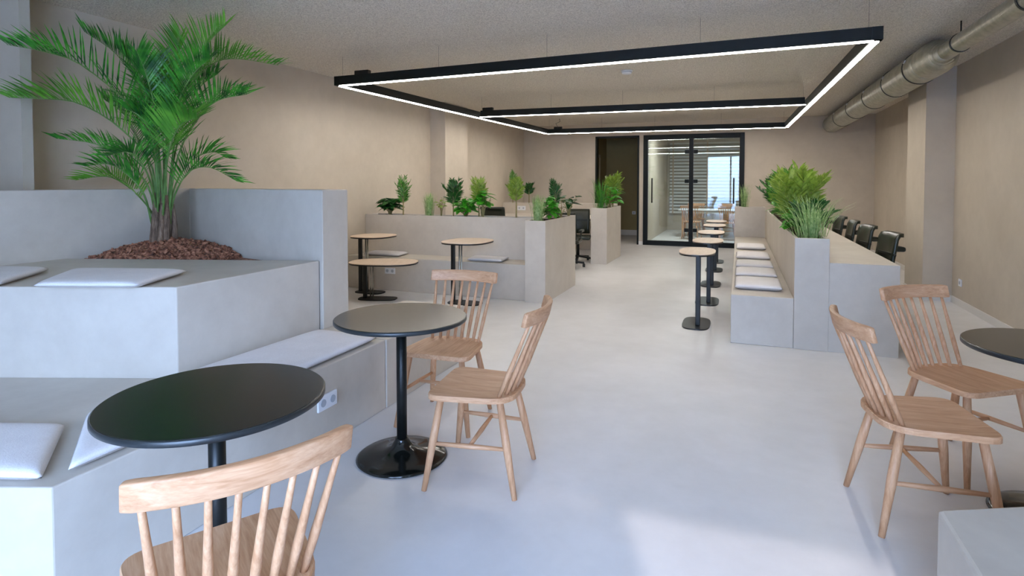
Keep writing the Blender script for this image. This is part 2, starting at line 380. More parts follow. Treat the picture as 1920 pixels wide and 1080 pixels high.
obj('desk_top', MB().box(XL+.005, -2.45, 7.36, 7.95, .70, .745), 'concrete', lr, bevel=.003)
r2 = thing('planter_bench', 'far concrete desk and planter unit before the back wall', 'built-in desk', (-3.4, 11.8, 0))
trough('planter_box', -2.47, -2.18, 10.15, 11.45, 1.0, r2)
trough('planter_box', XL+.005, -2.48, 12.3, 12.65, 1.0, r2)
obj('desk_top', MB().box(XL+.005, -2.475, 11.05, 12.3, .70, .755), 'concrete', r2, bevel=.003)
GR = 'seat cushions on the left row bench'
quad_cushion('seat_cushion', 'grey cushion on the left row bench next to the left wall', [(-4.85, 6.70), (-4.28, 6.70), (-4.32, 7.02), (-4.90, 7.02)], .446, .045, GR)
quad_cushion('seat_cushion', 'grey cushion on the left row bench behind the chair with its back to it', [(-3.25, 6.68), (-2.77, 6.70), (-2.80, 7.02), (-3.30, 7.02)], .446, .045, GR)

# right unit
ru = thing('planter_bench', 'right concrete bench, planter and desk unit with a row of palms', 'built-in bench', (.4, 8.5, 0))
obj('bench', MB().box(-.06, .455, 5.57, 11.6, 0, .442), 'concrete', ru, bevel=BL)
trough('planter_box', .456, .725, 5.57, 11.2, .972, ru)
m = MB(); m.box(.726, 1.24, 5.575, 5.70, 0, .72); m.box(.726, .76, 5.70, 11.55, 0, .72); m.box(.726, 1.24, 11.48, 11.6, 0, .72)
for y in (7.3, 8.3, 9.2, 10.4): m.box(.76, 1.2, y-.02, y+.02, 0, .72)
obj('desk_panels', m, 'concrete', ru); obj('desk_top', MB().box(.726, 1.24, 5.575, 11.6, .72, .767), 'concrete', ru)
trough('end_planter', -.075, .455, 11.61, 11.95, 1.0, ru)
GA = 'seat cushions on the right bench'
cy = [(5.83, 6.42), (6.60, 7.13), (7.30, 7.80), (8.15, 8.75), (9.35, 9.95)]
wh = ['nearest', 'second nearest', 'middle', 'second farthest', 'farthest']
for (a, b_), nm in zip(cy, wh):
    quad_cushion('seat_cushion', nm+' white square cushion of the five on the right bench', [(-.03, a), (.385, a), (.385, b_), (-.03, b_)], .443, .06, GA)
# small bench block bottom right
sb = obj('concrete_block', MB().prism([(.58, 2.11), (.58, 1.2), (1.6, .75), (2.41, 1.15), (2.41, 3.0)], 0, .445), 'concrete', None, bevel=.012)
tag(sb, 'low concrete bench block cut by the bottom right corner', 'built-in bench')

# ------------------------------------------------------------------ spindle chairs
def smooth_poly(corners, radii, n=7):
    out = []; k = len(corners)
    for i in range(k):
        p = Vector(corners[i]); a = (Vector(corners[i-1])-p); b_ = (Vector(corners[(i+1) % k])-p)
        A = p+a.normalized()*radii[i]; B = p+b_.normalized()*radii[i]
        for j in range(n+1):
            t = j/n; out.append(tuple(A*(1-t)**2+p*2*t*(1-t)+B*t*t))
    return out
def make_chair(name, label, group):
    t = thing(name, label, 'chair', (0, 0, 0), 0, group)
    poly = smooth_poly([(-.228, .212), (.228, .212), (.19, -.205), (-.19, -.205)], [.075, .075, .13, .13])
    s_ = MB(); n = len(poly); cx = [Vector((0, 0))]
    rings = [(1.0, .428), (1.0, .448), (.985, .4535), (.7, .449), (.35, .4465)]
    vs = []; fs = []
    for k, (sc, z) in enumerate([(.9, .424)]+rings):
        for x, y in poly: vs.append((x*sc, y*sc, z))
    K = len(rings)+1
    for k in range(K-1):
        for j in range(n): fs.append((k*n+j, k*n+(j+1) % n, (k+1)*n+(j+1) % n, (k+1)*n+j))
    fs += [tuple(range(n-1, -1, -1)), tuple(range((K-1)*n, K*n))]
    s_.add(vs, fs); obj('seat', s_, 'woody', t, local=True)
    tops = {}
    for sx in (-1, 1):
        for fy in (1, -1):
            a = Vector((sx*(.165 if fy > 0 else .145), .15 if fy > 0 else -.135, .428))
            e = Vector((sx*(.232 if fy > 0 else .205), .212 if fy > 0 else -.222, 0))
            obj('leg', MB().tube([a, a.lerp(e, .45), e], [.0165, .0195, .0125], 12), 'woodz', t, smooth=True, local=True)
            tops[(sx, fy)] = (a, e)
    L = lambda k, z: tops[k][0].lerp(tops[k][1], 1-z/.428)
    mids = []
    for sx in (-1, 1):
        p, q_ = L((sx, 1), .215), L((sx, -1), .215)
        obj('stretcher', MB().tube([p, p.lerp(q_, .5), q_], [.0085, .0125, .0085], 10), 'woody', t, smooth=True, local=True)
        mids.append(p.lerp(q_, .5))
    obj('stretcher', MB().tube([mids[0], mids[0].lerp(mids[1], .5), mids[1]], [.0085, .012, .0085], 10), 'woodx', t, smooth=True, local=True)
    # curved top rail
    W, zc0, zc1 = .231, .80, .868
    def arc(u): return Vector((W*u, -.275-.058*(1-u*u), 0))
    m = MB(); N = 22; vs = []; fs = []
    for i in range(N+1):
        u = -1+2*i/N; p = arc(u); tn = (arc(u+.01)-arc(u-.01)).normalized(); nm = Vector((-tn.y, tn.x, 0))
        e = 1 if 0 < i < N else .93
        for a, z, ln in ((-.5, zc0, -.010), (-.5, zc1, .006), (.5, zc1, .006), (.5, zc0, -.010)):
            zz = (zc0+zc1)/2+(z-(zc0+zc1)/2)*e
            q_ = p+nm*(a*.026*e)+Vector((0, -ln*1.0, zz)); vs.append(q_)
    for i in range(N):
        for k in range(4): fs.append((i*4+k, i*4+(k+1) % 4, i*4+4+(k+1) % 4, i*4+4+k))
    fs += [(0, 3, 2, 1) if False else (3, 2, 1, 0), (N*4, N*4+1, N*4+2, N*4+3)]
    m.add(vs, [tuple(reversed(f)) for f in fs])
    o = obj('top_rail', m, 'woodx', t, local=True, bevel=.005); o.data.shade_smooth(); 
    for i in range(8):
        u = -1+2*i/7
        a = Vector((.158*u, -.128-.052*(1-u*u*.9), .445)); e = arc(u*.86)+Vector((0, .004, zc0+.004))
        obj('spindle', MB().tube([a, a.lerp(e, .35), a.lerp(e, .8), e], [.0095, .0125, .0085, .0075], 10), 'woodz', t, smooth=True, local=True)
    return t
def face(fx, fy): return math.atan2(-fx, fy)
GC = 'spindle-back wooden chairs at the black round tables'
ch = make_chair('spindle_chair', 'oak spindle chair in the foreground seen from behind, at the nearest black table', GC)
ch.location = (-1.232, 1.098, 0); ch.rotation_euler = (0, 0, face(-.85, .53))
chairs = [((-1.185, 2.60, 0), (-1, -.12), 'oak spindle chair seen from the side, right of the left middle black table'),
          ((-1.665, 3.13, 0), (.06, -1), 'oak spindle chair facing forward behind the left middle black table'),
          ((.745, 2.955, 0), (.98, .16), 'oak spindle chair with its back to the open floor, nearest on the right'),
          ((1.085, 3.60, 0), (.58, -.81), 'oak spindle chair in front of the concrete desk end, behind the right black table')]
for l, f, lab in chairs: copy_tree(ch, l, face(*f), lab, GC)

# ------------------------------------------------------------------ black round tables
def round_table(loc, label, rad):
    t = thing('round_table', label, 'table', loc, 0, 'black round pedestal tables')
    obj('tabletop', MB().lathe([(rad-.012, .7255), (rad, .730), (rad, .7465), (rad-.004, .75), (.02, .75)], n=96), 'laminate', t, local=True)
    obj('edge_band', MB().lathe([(rad-.002, .7285), (rad+.0015, .731), (rad+.0015, .746), (rad-.002, .7485)], n=96), 'tabledge', t, smooth=True, local=True)
    obj('column', MB().lathe([(.027, .03), (.027, .7255)], n=24), 'black', t, smooth=True, local=True)
    obj('base', MB().lathe([(.232, 0), (.238, .006), (.225, .014), (.17, .022), (.10, .036), (.055, .062), (.036, .098), (.034, .105), (.0275, .105)], n=64), 'blackgloss', t, smooth=True, local=True)
    return t
round_table((-1.60, 1.40, 0), 'nearest black round pedestal table, left foreground beside the palm block', .342)
round_table((-1.648, 2.60, 0), 'black round pedestal table in the middle left between two oak chairs', .343)
round_table((1.285, 3.12, 0), 'black round pedestal table cut by the right picture edge', .343)

# ------------------------------------------------------------------ oval side tables
def superell(a, b_, n=2.6, k=56):
    out = []
    for i in range(k):
        t = 2*PI*i/k; c, s_ = math.cos(t), math.sin(t)
        out.append((a*math.copysign(abs(c)**(2/n), c), b_*math.copysign(abs(s_)**(2/n), s_)))
    return out
def oval_table(loc, rz, label, a, b_, h, post=(0, 0), base=(0, 0, .13, .25), rods=(), group='oval oak-topped side tables', boff=0):
    t = thing('side_table', label, 'table', loc, rz, group)
    obj('tabletop', MB().prism(superell(a, b_), h-.008, h), 'tabwood', t, local=True)
    obj('edge_band', MB().prism(superell(a-.002, b_-.002), h-.024, h-.008), 'black', t, local=True)
    m = MB(); m.box(post[0]-.024, post[0]+.024, post[1]-.018, post[1]+.018, .012, h-.024); obj('column', m, 'black', t, local=True, bevel=.006)
    for rx, ry in rods: obj('rod', MB().tube([(rx, ry, .012), (rx, ry, h-.024)], .009, 8), 'duct', t, smooth=True, local=True)
    obj('base', MB().prism([(x+base[0], y+base[1]) for x, y in superell(base[2], base[3], 3.4)], 0, .012), 'black', t, local=True)
    return t
an = ['nearest', 'second nearest', 'middle', 'second farthest', 'farthest']
ay = [(-.395, 6.25), (-.35, 7.47), (-.365, 8.75), (-.375, 10.2), (-.385, 11.3)]
for (x, y), nm in zip(ay, an):
    oval_table((x, y, 0), 0, nm+' of the five small oval tables lined up beside the right bench', .178, .34, .75, post=(.02, -.16), base=(.0, -.06, .135, .27), group='oval tables along the right bench')
oval_table((-3.06, 6.32, 0), 0, 'oval oak side table standing behind the forward-facing oak chair', .285, .345, .75, post=(-.16, -.08), base=(0, -.08, .21, .13), rods=((-.09, -.05), (-.06, -.05)), group='oval side tables at the left row bench')
oval_table((-4.54, 6.5, 0), 0, 'higher of the two oval side tables near the left wall', .27, .30, .75, post=(-.15, -.09), base=(.0, -.09, .2, .12), rods=((-.08, -.07), (-.05, -.07)), group='oval side tables at the left row bench')
oval_table((-4.08, 6.05, 0), .3, 'lower and wider of the two oval side tables near the left wall', .42, .29, .48, post=(-.26, .06), base=(-.10, .06, .24, .12), rods=((-.19, .06), (-.16, .06)), group='oval side tables at the left row bench')

# ------------------------------------------------------------------ office chairs
def office_chair(label, group):
    t = thing('office_chair', label, 'office chair', (0, 0, 0), 0, group)
    m = MB(); vs = []; N = 10; fs = []
    prof = [(-.02, .50), (-.03, .60), (-.04, .70), (-.06, .82), (-.07, .895), (-.085, .925), (-.115, .925)]
    W = .205
    for i, (y, z) in enumerate(prof):
        for j in range(N+1):
            u = -1+2*j/N; vs.append((W*u*(1 if i < 6 else .96), y-.03*(1-u*u), z))
    k = len(prof); NN = N+1
    fs = [(i*NN+j, i*NN+j+1, (i+1)*NN+j+1, (i+1)*NN+j) for i in range(k-1) for j in range(N)]
    m.add(vs, fs)
    o = obj('backrest', m, 'leather', t, smooth=True, local=True); md = o.modifiers.new('pad', 'SOLIDIFY'); md.thickness = .035
    m = MB(); m.box(-.235, .235, .0, .47, .42, .48); o = obj('seat', m, 'leather', t, local=True, bevel=.025)
    for sx in (-1, 1):
        m = MB(); m.tube([(sx*.20, .1, .46), (sx*.255, .09, .52), (sx*.26, .09, .62)], .014, 8)
        m.obox((sx*.262, .12, .64), (.028, 0, 0), (0, .14, 0), (0, 0, .02)); obj('armrest', m, 'leather', t, local=True, bevel=.01)
    obj('lumbar_bar', MB().beam((-.22, -.035, .755), (.22, -.035, .755), .02, .022), 'ring', t, local=True)
    m = MB(); m.obox((0, -.115, .80), (.13, 0, 0), (0, .055, 0), (0, 0, .025)); obj('back_bracket', m, 'leather', t, local=True, bevel=.02)
    obj('column', MB().tube([(0, .22, .10), (0, .22, .42)], [.03, .025], 12), 'black', t, smooth=True, local=True)
    for i in range(5):
        a = 2*PI*i/5+.3; e = (.29*math.cos(a), .22+.29*math.sin(a))
        lg = obj('base_leg', MB().beam((0, .22, .11), (e[0], e[1], .075), .045, .03), 'black', t, local=True)
        m = MB(); m.tube([(e[0]-.02, e[1], .03), (e[0]+.02, e[1], .03)], .03, 12); m.tube([(e[0], e[1], .03), (e[0], e[1], .08)], .01, 6)
        cst = obj('caster', m, 'ring', lg, local=True)
    return t
GO = 'black office chairs behind the right desk'
oc = office_chair('nearest black office chair behind the right concrete desk', GO)
oc.location = (1.335, 6.72, 0); oc.rotation_euler = (0, 0, face(-1, -.16))
for (x, y, f), nm in zip([(1.33, 7.80, -.14), (1.33, 8.72, -.02), (1.33, 9.75, -.12), (1.33, 11.0, .15)], an[1:]):
    copy_tree(oc, (x, y, 0), face(-1, f), nm+' black office chair behind the right concrete desk', GO)
GO2 = 'black office chairs at the left desks'
copy_tree(oc, (-3.62, 8.45, 0), face(0, 1), 'black office chair behind the left row planter, only its back showing', GO2).scale = (1, 1, 1.12)
copy_tree(oc, (-2.72, 9.35, 0), face(-.1, 1), 'black office chair behind the silvery grass of the return planter', GO2)
copy_tree(oc, (-2.80, 10.55, 0), face(.2, -1), 'black office chair tucked under the far desk beside the far planter', GO2)

# ------------------------------------------------------------------ light fixture
FZ0, FZ1 = 2.54, 2.64
kx = 1.09/1.05
F_ = {'FL': (-4.04*kx, 5.17*kx), 'FR': (.93*kx, 4.99*kx), 'ML': (-3.87*kx, 8.42*kx), 'MR': (.835*kx, 8.69*kx), 'BL': (-3.84*kx, 11.83*kx), 'BR': (.82*kx, 12.13*kx)}
fx = thing('linear_pendant', 'large black rectangular light frame with white glowing undersides', 'ceiling light', (-1.6, 8.8, FZ0))
for a, b_ in (('FL', 'FR'), ('ML', 'MR'), ('BL', 'BR'), ('FL', 'BL'), ('FR', 'BR')):
    A, B = Vector(F_[a]+(0,)), Vector(F_[b_]+(0,)); d = (B-A).normalized()
    ext = d*.04 if a[0] != 'M' else d*-.035
    zz = UP*((FZ0+FZ1)/2)
    p = obj('profile', MB().beam(A-ext+zz, B+ext+zz, .075, FZ1-FZ0), 'profile', fx)
    ins = d*.02
    obj('diffuser', MB().beam(A+ins+UP*(FZ0-.002), B-ins+UP*(FZ0-.002), .046, .008), 'led', p)
for k, (a, b_, t) in enumerate((('FL', 'FR', .06), ('ML', 'MR', .03), ('BL', 'BR', .05))):
    A, B = Vector(F_[a]+(0,)), Vector(F_[b_]+(0,)); c = A.lerp(B, t)+Vector((0, .02, 0))
    obj('driver_box', MB().box(c.x-.09, c.x+.09, c.y-.03, c.y+.03, FZ1, FZ1+.05), 'black', fx, bevel=.004)
for a, b_ in (('FL', 'FR'), ('ML', 'MR'), ('BL', 'BR')):
    A, B = Vector(F_[a]+(0,)), Vector(F_[b_]+(0,))
    for t in (.01, .25, .48, .75, .99):
        c = A.lerp(B, t); obj('suspension_wire', MB().tube([(c.x, c.y, FZ1), (c.x, c.y, ZC)], .0011, 5), 'black', fx)
c = Vector(F_['BL']+(0,))
obj('power_cable', MB().tube([(c.x+.25, c.y, FZ1+.03), (c.x+.2, c.y, FZ1+.12), (c.x+.3, c.y, FZ1+.16), (c.x+.28, c.y, ZC)], .005, 6), 'black', fx)

# smoke detector
sd = thing('smoke_detector', 'small white round smoke detector on ceiling inside light frame', 'smoke detector', (-1.33, 7.32, ZC))
obj('housing', MB().lathe([(.05, -.045), (.06, -.035), (.062, -.012), (.075, -.010), (.075, 0)], n=32), 'plastic', sd, smooth=True, local=True)
obj('vent_ring', MB().lathe([(.0615, -.03), (.0635, -.028), (.0635, -.022), (.0615, -.02)], n=32), 'hole', sd, local=True)

# ------------------------------------------------------------------ ventilation duct
DX, DZ, RB, RS = 1.78, 2.672, .168, .078
dv = thing('ventilation_duct', 'round galvanised ventilation duct along the ceiling on the right', 'duct', (DX, 9, DZ))
obj('main_pipe', MB().tube([(DX, 7.0+k*.16, DZ) for k in range(43)], RB, 40), 'duct', dv, smooth=True)
red = MB(); prof = [(7.0, RB), (6.85, RB*.995), (6.74, RB*.96), (6.67, RB*.86), (6.62, RB*.70), (6.60, RS*1.02), (6.5, RS)]
red.tube([(DX, y, DZ) for y, r in prof], [r for y, r in prof], 40); obj('reducer', red, 'duct', dv, smooth=True)
obj('branch_pipe', MB().tube([(DX, 6.5-k*.2, DZ) for k in range(29)], RS, 28), 'duct', dv, smooth=True)
for y in (7.35, 8.35, 9.55, 10.9, 12.3): 
    cl = obj('clamp', MB().tube([(DX, y-.012, DZ), (DX, y+.012, DZ)], RB+.006, 40), 'ring', dv)
    obj('bracket', MB().obox((DX-.158, y-.045, DZ+.066), (.006, 0, .014), (0, .022, 0), (.004, 0, -.002)), 'plastic', cl)
for y in (6.15, 4.85, 3.6): obj('clamp', MB().tube([(DX, y-.012, DZ), (DX, y+.012, DZ)], RS+.006, 28), 'ring', dv)
for y, r in ((7.35, RB), (9.55, RB), (12.3, RB), (6.15, RS), (3.6, RS)): obj('hanger_rod', MB().tube([(DX, y, DZ+r), (DX, y, ZC)], .006, 6), 'black', dv)

# ------------------------------------------------------------------ sockets
def socket(label, c, nx, ny, w, h, n):
    t = thing('power_socket', label, 'power socket', c)
    N_ = Vector((nx, ny, 0)); T = Vector((-ny, nx, 0))
    obj('plate', MB().obox(N_*.006, T*w/2, UP*h/2, N_*.006), 'plastic', t, local=True, bevel=.003)
    for i in range(n):
        o = T*((i-(n-1)/2)*w/n)
        obj('socket_insert', MB().tube([N_*.0121+o, N_*.0145+o], min(.021, w/n*.33), 20), 'hole', t, local=True)
    return t
socket('white double socket on the palm block side, beside the nearest black table', (-2.098, 2.55, .255), 1, 0, .155, .083, 2)
socket('white double socket on the left row bench under the oval tables', (-4.37, 6.629, .265), 0, -1, .16, .08, 2)
socket('white triple socket on the left row bench seen through the chair spindles', (-3.09, 6.629, .235), 0, -1, .20, .08, 3)
socket('white socket low on the right wall beside the grey pillar', (XR-.001, 8.2, .28), -1, 0, .09, .085, 1)
socket('white socket on the far planter front beside the black chair back', (-4.6, 12.299, .88), 0, -1, .2, .1, 2)
socket('tiny white socket on the dim hall wall through the open doorway', (-2.72, 16.199, .62), 0, -1, .1, .09, 1)

# ------------------------------------------------------------------ meeting room contents
mt = thing('meeting_table', 'white meeting table seen through the glass doors', 'table', (-.7, 16.3, 0))
obj('tabletop', MB().box(-1.5, .1, 15.9, 16.7, .72, .75), 'white', mt, bevel=.005)
for sx in (-1.4, 0):
    for sy in (15.98, 16.62): obj('leg', MB().tube([(sx, sy, 0), (sx, sy, .72)], .02, 8), 'woodz', mt)
GM = 'oak chairs behind the glass doors'
ml = ['oak chair behind the left glass door, near side of meeting table', 'oak chair behind the right glass door, near side of meeting table', 'oak chair behind the left glass door, far side of meeting table', 'oak chair behind the right glass door, far side of meeting table']
for (x, y, fy), lb in zip(((-1.15, 15.65, 1), (-.25, 15.65, 1), (-1.1, 16.95, -1), (-.3, 16.95, -1)), ml): copy_tree(ch, (x, y, 0), face(.1, fy), lb, GM)
bl = thing('slatted_blind', 'pale horizontal slatted blind across the room behind the glass doors', 'blind', (-.3, 18.4, 0))
m = MB()
for i in range(22): z = .55+i*.1; m.obox((-.25, 18.42, z), (1.75, 0, 0), (0, .02, .03), (0, -.003, .002))
obj('slats', m, 'blind', bl); 
for x in (-1.9, -.9, .3, 1.4): obj('ladder_tape', MB().box(x-.02, x+.02, 18.38, 18.39, .5, 2.75), 'tabwood', bl)
for x, lb in ((-1.15, 'left'), (-.75, 'right')):
    sp = thing('ceiling_spot', lb+' of two small white ceiling spots behind the glass doors', 'ceiling light', (x, 15.2, ZC), 0, 'ceiling spots behind glass')
    obj('housing', MB().tube([(0, 0, 0), (0, 0, -.09)], .05, 20), 'plastic', sp, local=True); obj('lens', MB().tube([(0, 0, -.09), (0, 0, -.10)], .045, 20), 'spot', sp, local=True)

# ------------------------------------------------------------------ plants
def frond_mesh(P, rl, nleaf, wleaf, seed, raise_=.35, start=.18, rbase=.007, droop=.25):
    """returns rachis MB and leaflet MB. P: list of Vector along the rachis"""
    R = random.Random(seed); ra, lf = MB(), MB(); n = 16
    pts = [catmull(P, i/n) for i in range(n+1)]
    ra.tube(pts, [rbase*(1-.85*i/n) for i in range(n+1)], 6)
    for k in range(nleaf):
        t = start+(1-start)*(k+.5)/nleaf
        p = catmull(P, t); T = (catmull(P, min(1, t+.03))-catmull(P, max(0, t-.03))).normalized()
        ref = UP if abs(T.z) < .92 else FV
        sd = T.cross(ref).normalized(); nrm = sd.cross(T).normalized()
        if nrm.z < 0: nrm = -nrm
        prof = math.sin(PI*min(1, (.16+.84*(t-start)/(1-start))**.75)) if t < .97 else .25
        L = rl*(.35+.65*prof)
        for s_ in (-1, 1):
            fw = .55+.75*t+R.uniform(-.1, .1)
            d = (sd*s_*(1.0-.25*t)+T*fw+nrm*(raise_+R.uniform(-.15, .15))).normalized()
            l = L*R.uniform(.85, 1.1); w = wleaf*R.uniform(.8, 1.15)
            q1 = p+d*l*.35; q2 = p+d*l*.7-UP*droop*l*.12; q3 = p+d*l-UP*droop*l*.35
            wd = (T*.8+nrm*.35*s_*R.choice((-1, 1))); wd = (wd-d*wd.dot(d)).normalized()
            lf.strip([p, q1, q2, q3], [w*.45, w, w*.75, w*.08], wd)
    return ra, lf
PB = Vector((0, 0, 0))+RV*((303-960)/1084*4.5)+FV*4.5; PB.z = .955      # trunk foot, in the bed behind the platform
palm = thing('palm_tree', 'tall green palm in bark mulch on the tiered block', 'palm', PB)
px = .00415
def PL(x, y, d):
    dp = 4.5+d; p = RV*((x-960)/1084*dp)+FV*dp; p.z = 1.45-(y-343)/1084*dp; return p
fronds = [
    [(300, 440, 0), (292, 300, -.06), (262, 215, -.16), (165, 128, -.45), (95, 100, -.65), (20, 86, -.75)],
    [(298, 440, 0), (285, 310, -.05), (225, 238, -.20), (150, 194, -.36), (80, 186, -.5), (22, 184, -.55)],
    [(295, 440, 0), (278, 350, -.1), (235, 300, -.22), (180, 270, -.3), (108, 260, -.35)],
    [(296, 440, 0), (275, 385, .03), (240, 350, .06), (200, 331, .08), (142, 338, .05)],
    [(300, 440, 0), (296, 290, .04), (272, 180, .08), (225, 105, .0), (165, 62, -.1)],
    [(305, 440, 0), (318, 270, -.05), (345, 165, -.12), (385, 92, -.2), (428, 50, -.25)],
    [(308, 440, 0), (330, 262, .03), (362, 160, .06), (405, 120, .06), (450, 112, 0), (525, 124, -.05)],
    [(308, 440, 0), (330, 310, -.1), (365, 232, -.22), (410, 190, -.3), (465, 178, -.35)],
    [(310, 440, 0), (328, 365, -.02), (355, 322, -.06), (395, 314, -.1), (445, 340, -.14)],
    [(302, 440, 0), (300, 290, -.12), (292, 200, -.28), (278, 140, -.40), (262, 98, -.45)],
    [(303, 440, 0), (312, 280, .08), (322, 180, .12), (335, 110, .16), (345, 62, .18)],
    [(304, 440, 0), (312, 320, -.2), (325, 262, -.38), (345, 232, -.5), (372, 222, -.6)],
    [(300, 440, 0), (285, 330, .1), (262, 262, .15), (235, 215, .18), (196, 185, .15)],
    [(299, 440, 0), (282, 340, -.18), (262, 300, -.34), (240, 285, -.45), (205, 292, -.55)],
    [(306, 440, 0), (325, 310, .08), (350, 222, .12), (378, 165, .15), (412, 140, .15)],
    [(297, 440, 0), (270, 365, -.10), (240, 328, -.16), (205, 308, -.2), (160, 312, -.22)],
    [(307, 440, 0), (330, 345, .08), (362, 300, .12), (400, 285, .15), (425, 296, .15)],
    [(301, 440, 0), (296, 280, -.04), (282, 195, -.08), (262, 135, -.14), (225, 92, -.2)],
    [(304, 440, 0), (315, 270, -.12), (338, 190, -.25), (366, 140, -.33), (398, 112, -.38)],
    [(305, 440, 0), (308, 300, .06), (308, 210, .1), (304, 150, .12), (300, 110, .1)],
    [(303, 440, 0), (296, 340, -.14), (288, 262, -.24), (270, 222, -.32), (240, 205, -.38)],
]
for i, f in enumerate(fronds):
    f[0] = (303+(f[1][0]-303)*.4+(i % 5-2)*3, 420, (i*.37 % 1-.5)*.08)
    P = [PL(*p) for p in f]
    ln = sum((b_-a).length for a, b_ in zip(P, P[1:]))
    ra, lf = frond_mesh(P, .33 if ln > 1.1 else .25, 42 if ln > 1.1 else 32, .012, 100+i, raise_=.8 if ln > 1.1 else .6, start=.34, rbase=.0085)
    fo = obj('frond', ra, 'rachis', palm, smooth=True); obj('leaflets', lf, 'palm_b' if i in (5, 6, 10, 3, 1, 19, 11) else 'palm', fo)
for i, (dx, dy, hx, hh, r) in enumerate([(-16, .03, -15, .36, .028), (-7, -.06, -6, .42, .030), (3, -.02, 3, .46, .032), (12, -.05, 13, .40, .028), (-1, .07, -3, .36, .028), (18, .03, 19, .33, .022), (7, -.09, 8, .34, .02)]):
    a = PB+RV*dx*px+FV*dy-UP*.08; e = PB+RV*hx*px+FV*dy*.6+UP*hh
    o = obj('trunk', MB().tube([a, a.lerp(e, .3), a.lerp(e, .6)+RV*.006, e], [r*1.35, r*1.2, r*.95, r*.4], 12), 'bark', palm, smooth=True)
# bark mulch bed
R = random.Random(3); m = MB()
mc = PB+RV*.045
bed = [(-2.69, 3.215), (-4.41, 2.66), (-4.41, 3.6)]
m.prism([(-2.70, 3.215), (-4.40, 2.665), (-4.40, 3.58)], .80, .868)
for k in range(4600):
    r_ = .56*math.sqrt(R.random()); a = R.uniform(0, 2*PI)
    x, y = mc.x+r_*math.cos(a), mc.y+r_*math.sin(a)
    if x < -4.38 or y > 3.63-(x+4.42)*.247-.03 or y < 3.2+(x+2.65)*.316+.03: continue
    z = .862+.125*max(0, 1-(r_/.56)**1.4)+R.uniform(-.012, .018)
    s_ = R.uniform(.009, .026); ax = Vector((R.gauss(0, 1), R.gauss(0, 1), R.gauss(0, .5))).normalized(); ay_ = ax.cross(Vector((R.gauss(0, 1), R.gauss(0, 1), R.gauss(0, 1)))).normalized(); az = ax.cross(ay_)
    m.obox((x, y, z), ax*s_*1.3, ay_*s_*.75, az*s_*.35)
tag(obj('bark_mulch', m, 'mulch'), 'red-brown bark chip mound around the foot of the tall palm', 'bark mulch', kind='stuff')

def plume(loc, h, w, label, mat, group, seed, n=8, trunk=.35, name='palm_plant', spread=1.0, lean=0):
    R = random.Random(seed); B = Vector(loc); t = thing(name, label, 'plant', B, 0, group)
    st, lf = MB(), MB()
    st.tube([B, B+UP*h*trunk], [.012, .009], 6)
    for i in range(n):
        a = 2*PI*i/n+R.uniform(-.3, .3); o = Vector((math.cos(a), math.sin(a), 0))
        rr = w*.5*R.uniform(.2, 1.0)*spread; hh = h*R.uniform(.88, 1.06)*(1-.24*min(1, rr/(w*.5))**1.5)
        P = [B+UP*h*trunk*.6, B+UP*(h*trunk+.25*(hh-h*trunk))+o*rr*.12, B+UP*(h*trunk+.68*(hh-h*trunk))+o*rr*.5, B+UP*hh+o*rr]
        ra, l2 = frond_mesh(P, w*.42, 15, max(.009, w*.045), seed*31+i, raise_=.3, start=.2, rbase=.004, droop=.3)
        st.add(ra.v, ra.f); lf.add(l2.v, l2.f)
    obj('stem', st, 'stem', t); obj('foliage', lf, mat, t); return t
def grass(loc, h, w, label, mat, group, seed, n=90, fan=1.0):
    R = random.Random(seed); B = Vector(loc); t = thing('ornamental_grass', label, 'plant', B, 0, group); lf = MB()
    for i in range(n):
        a = R.uniform(0, 2*PI); o = Vector((math.cos(a), math.sin(a), 0)); b0 = B+o*w*.3*R.random()
        hh = h*R.uniform(.55, 1.0); sp = w*.5*R.random()*fan
        P = [b0, b0+UP*hh*.45+o*sp*.2, b0+UP*hh*.85+o*sp*.65, b0+UP*hh+o*sp*1.1]
        lf.strip(P, [.006, .007, .005, .001], o.cross(UP))
    obj('blades', lf, mat, t); return t
def broadleaf(loc, h, w, label, mat, group, seed, n=26, stemh=.45, ls=.09, name='leafy_plant'):
    R = random.Random(seed); B = Vector(loc); t = thing(name, label, 'plant', B, 0, group); st, lf = MB(), MB()
    for i in range(n):
        a = R.uniform(0, 2*PI); o = Vector((math.cos(a), math.sin(a), 0)); rr = w*.5*math.sqrt(R.random())
        z = h*(stemh+(1-stemh)*R.random()*(1-.35*(rr/(w*.5))**2))
        tip = B+o*rr+UP*z
        if i % 2 == 0: st.tube([B+o*.01, B+o*rr*.3+UP*z*.55, tip], [.004, .003, .002], 5)
        d = (o*R.uniform(.5, 1)+Vector((R.gauss(0, .3), R.gauss(0, .3), R.uniform(-.35, .35)))).normalized(); sd = d.cross(UP).normalized()
        l = ls*R.uniform(.7, 1.2); wd = l*.62; s2 = (sd+UP*R.uniform(-.4, .4)).normalized()
        lf.strip([tip-d*l*.4, tip-d*l*.2, tip+d*l*.1-UP*l*.02, tip+d*l*.4-UP*l*.10, tip+d*l*.62-UP*l*.2], [.006, wd*.8, wd, wd*.6, .003], s2)
    obj('stem', st, 'stem', t); obj('foliage', lf, mat, t); return t
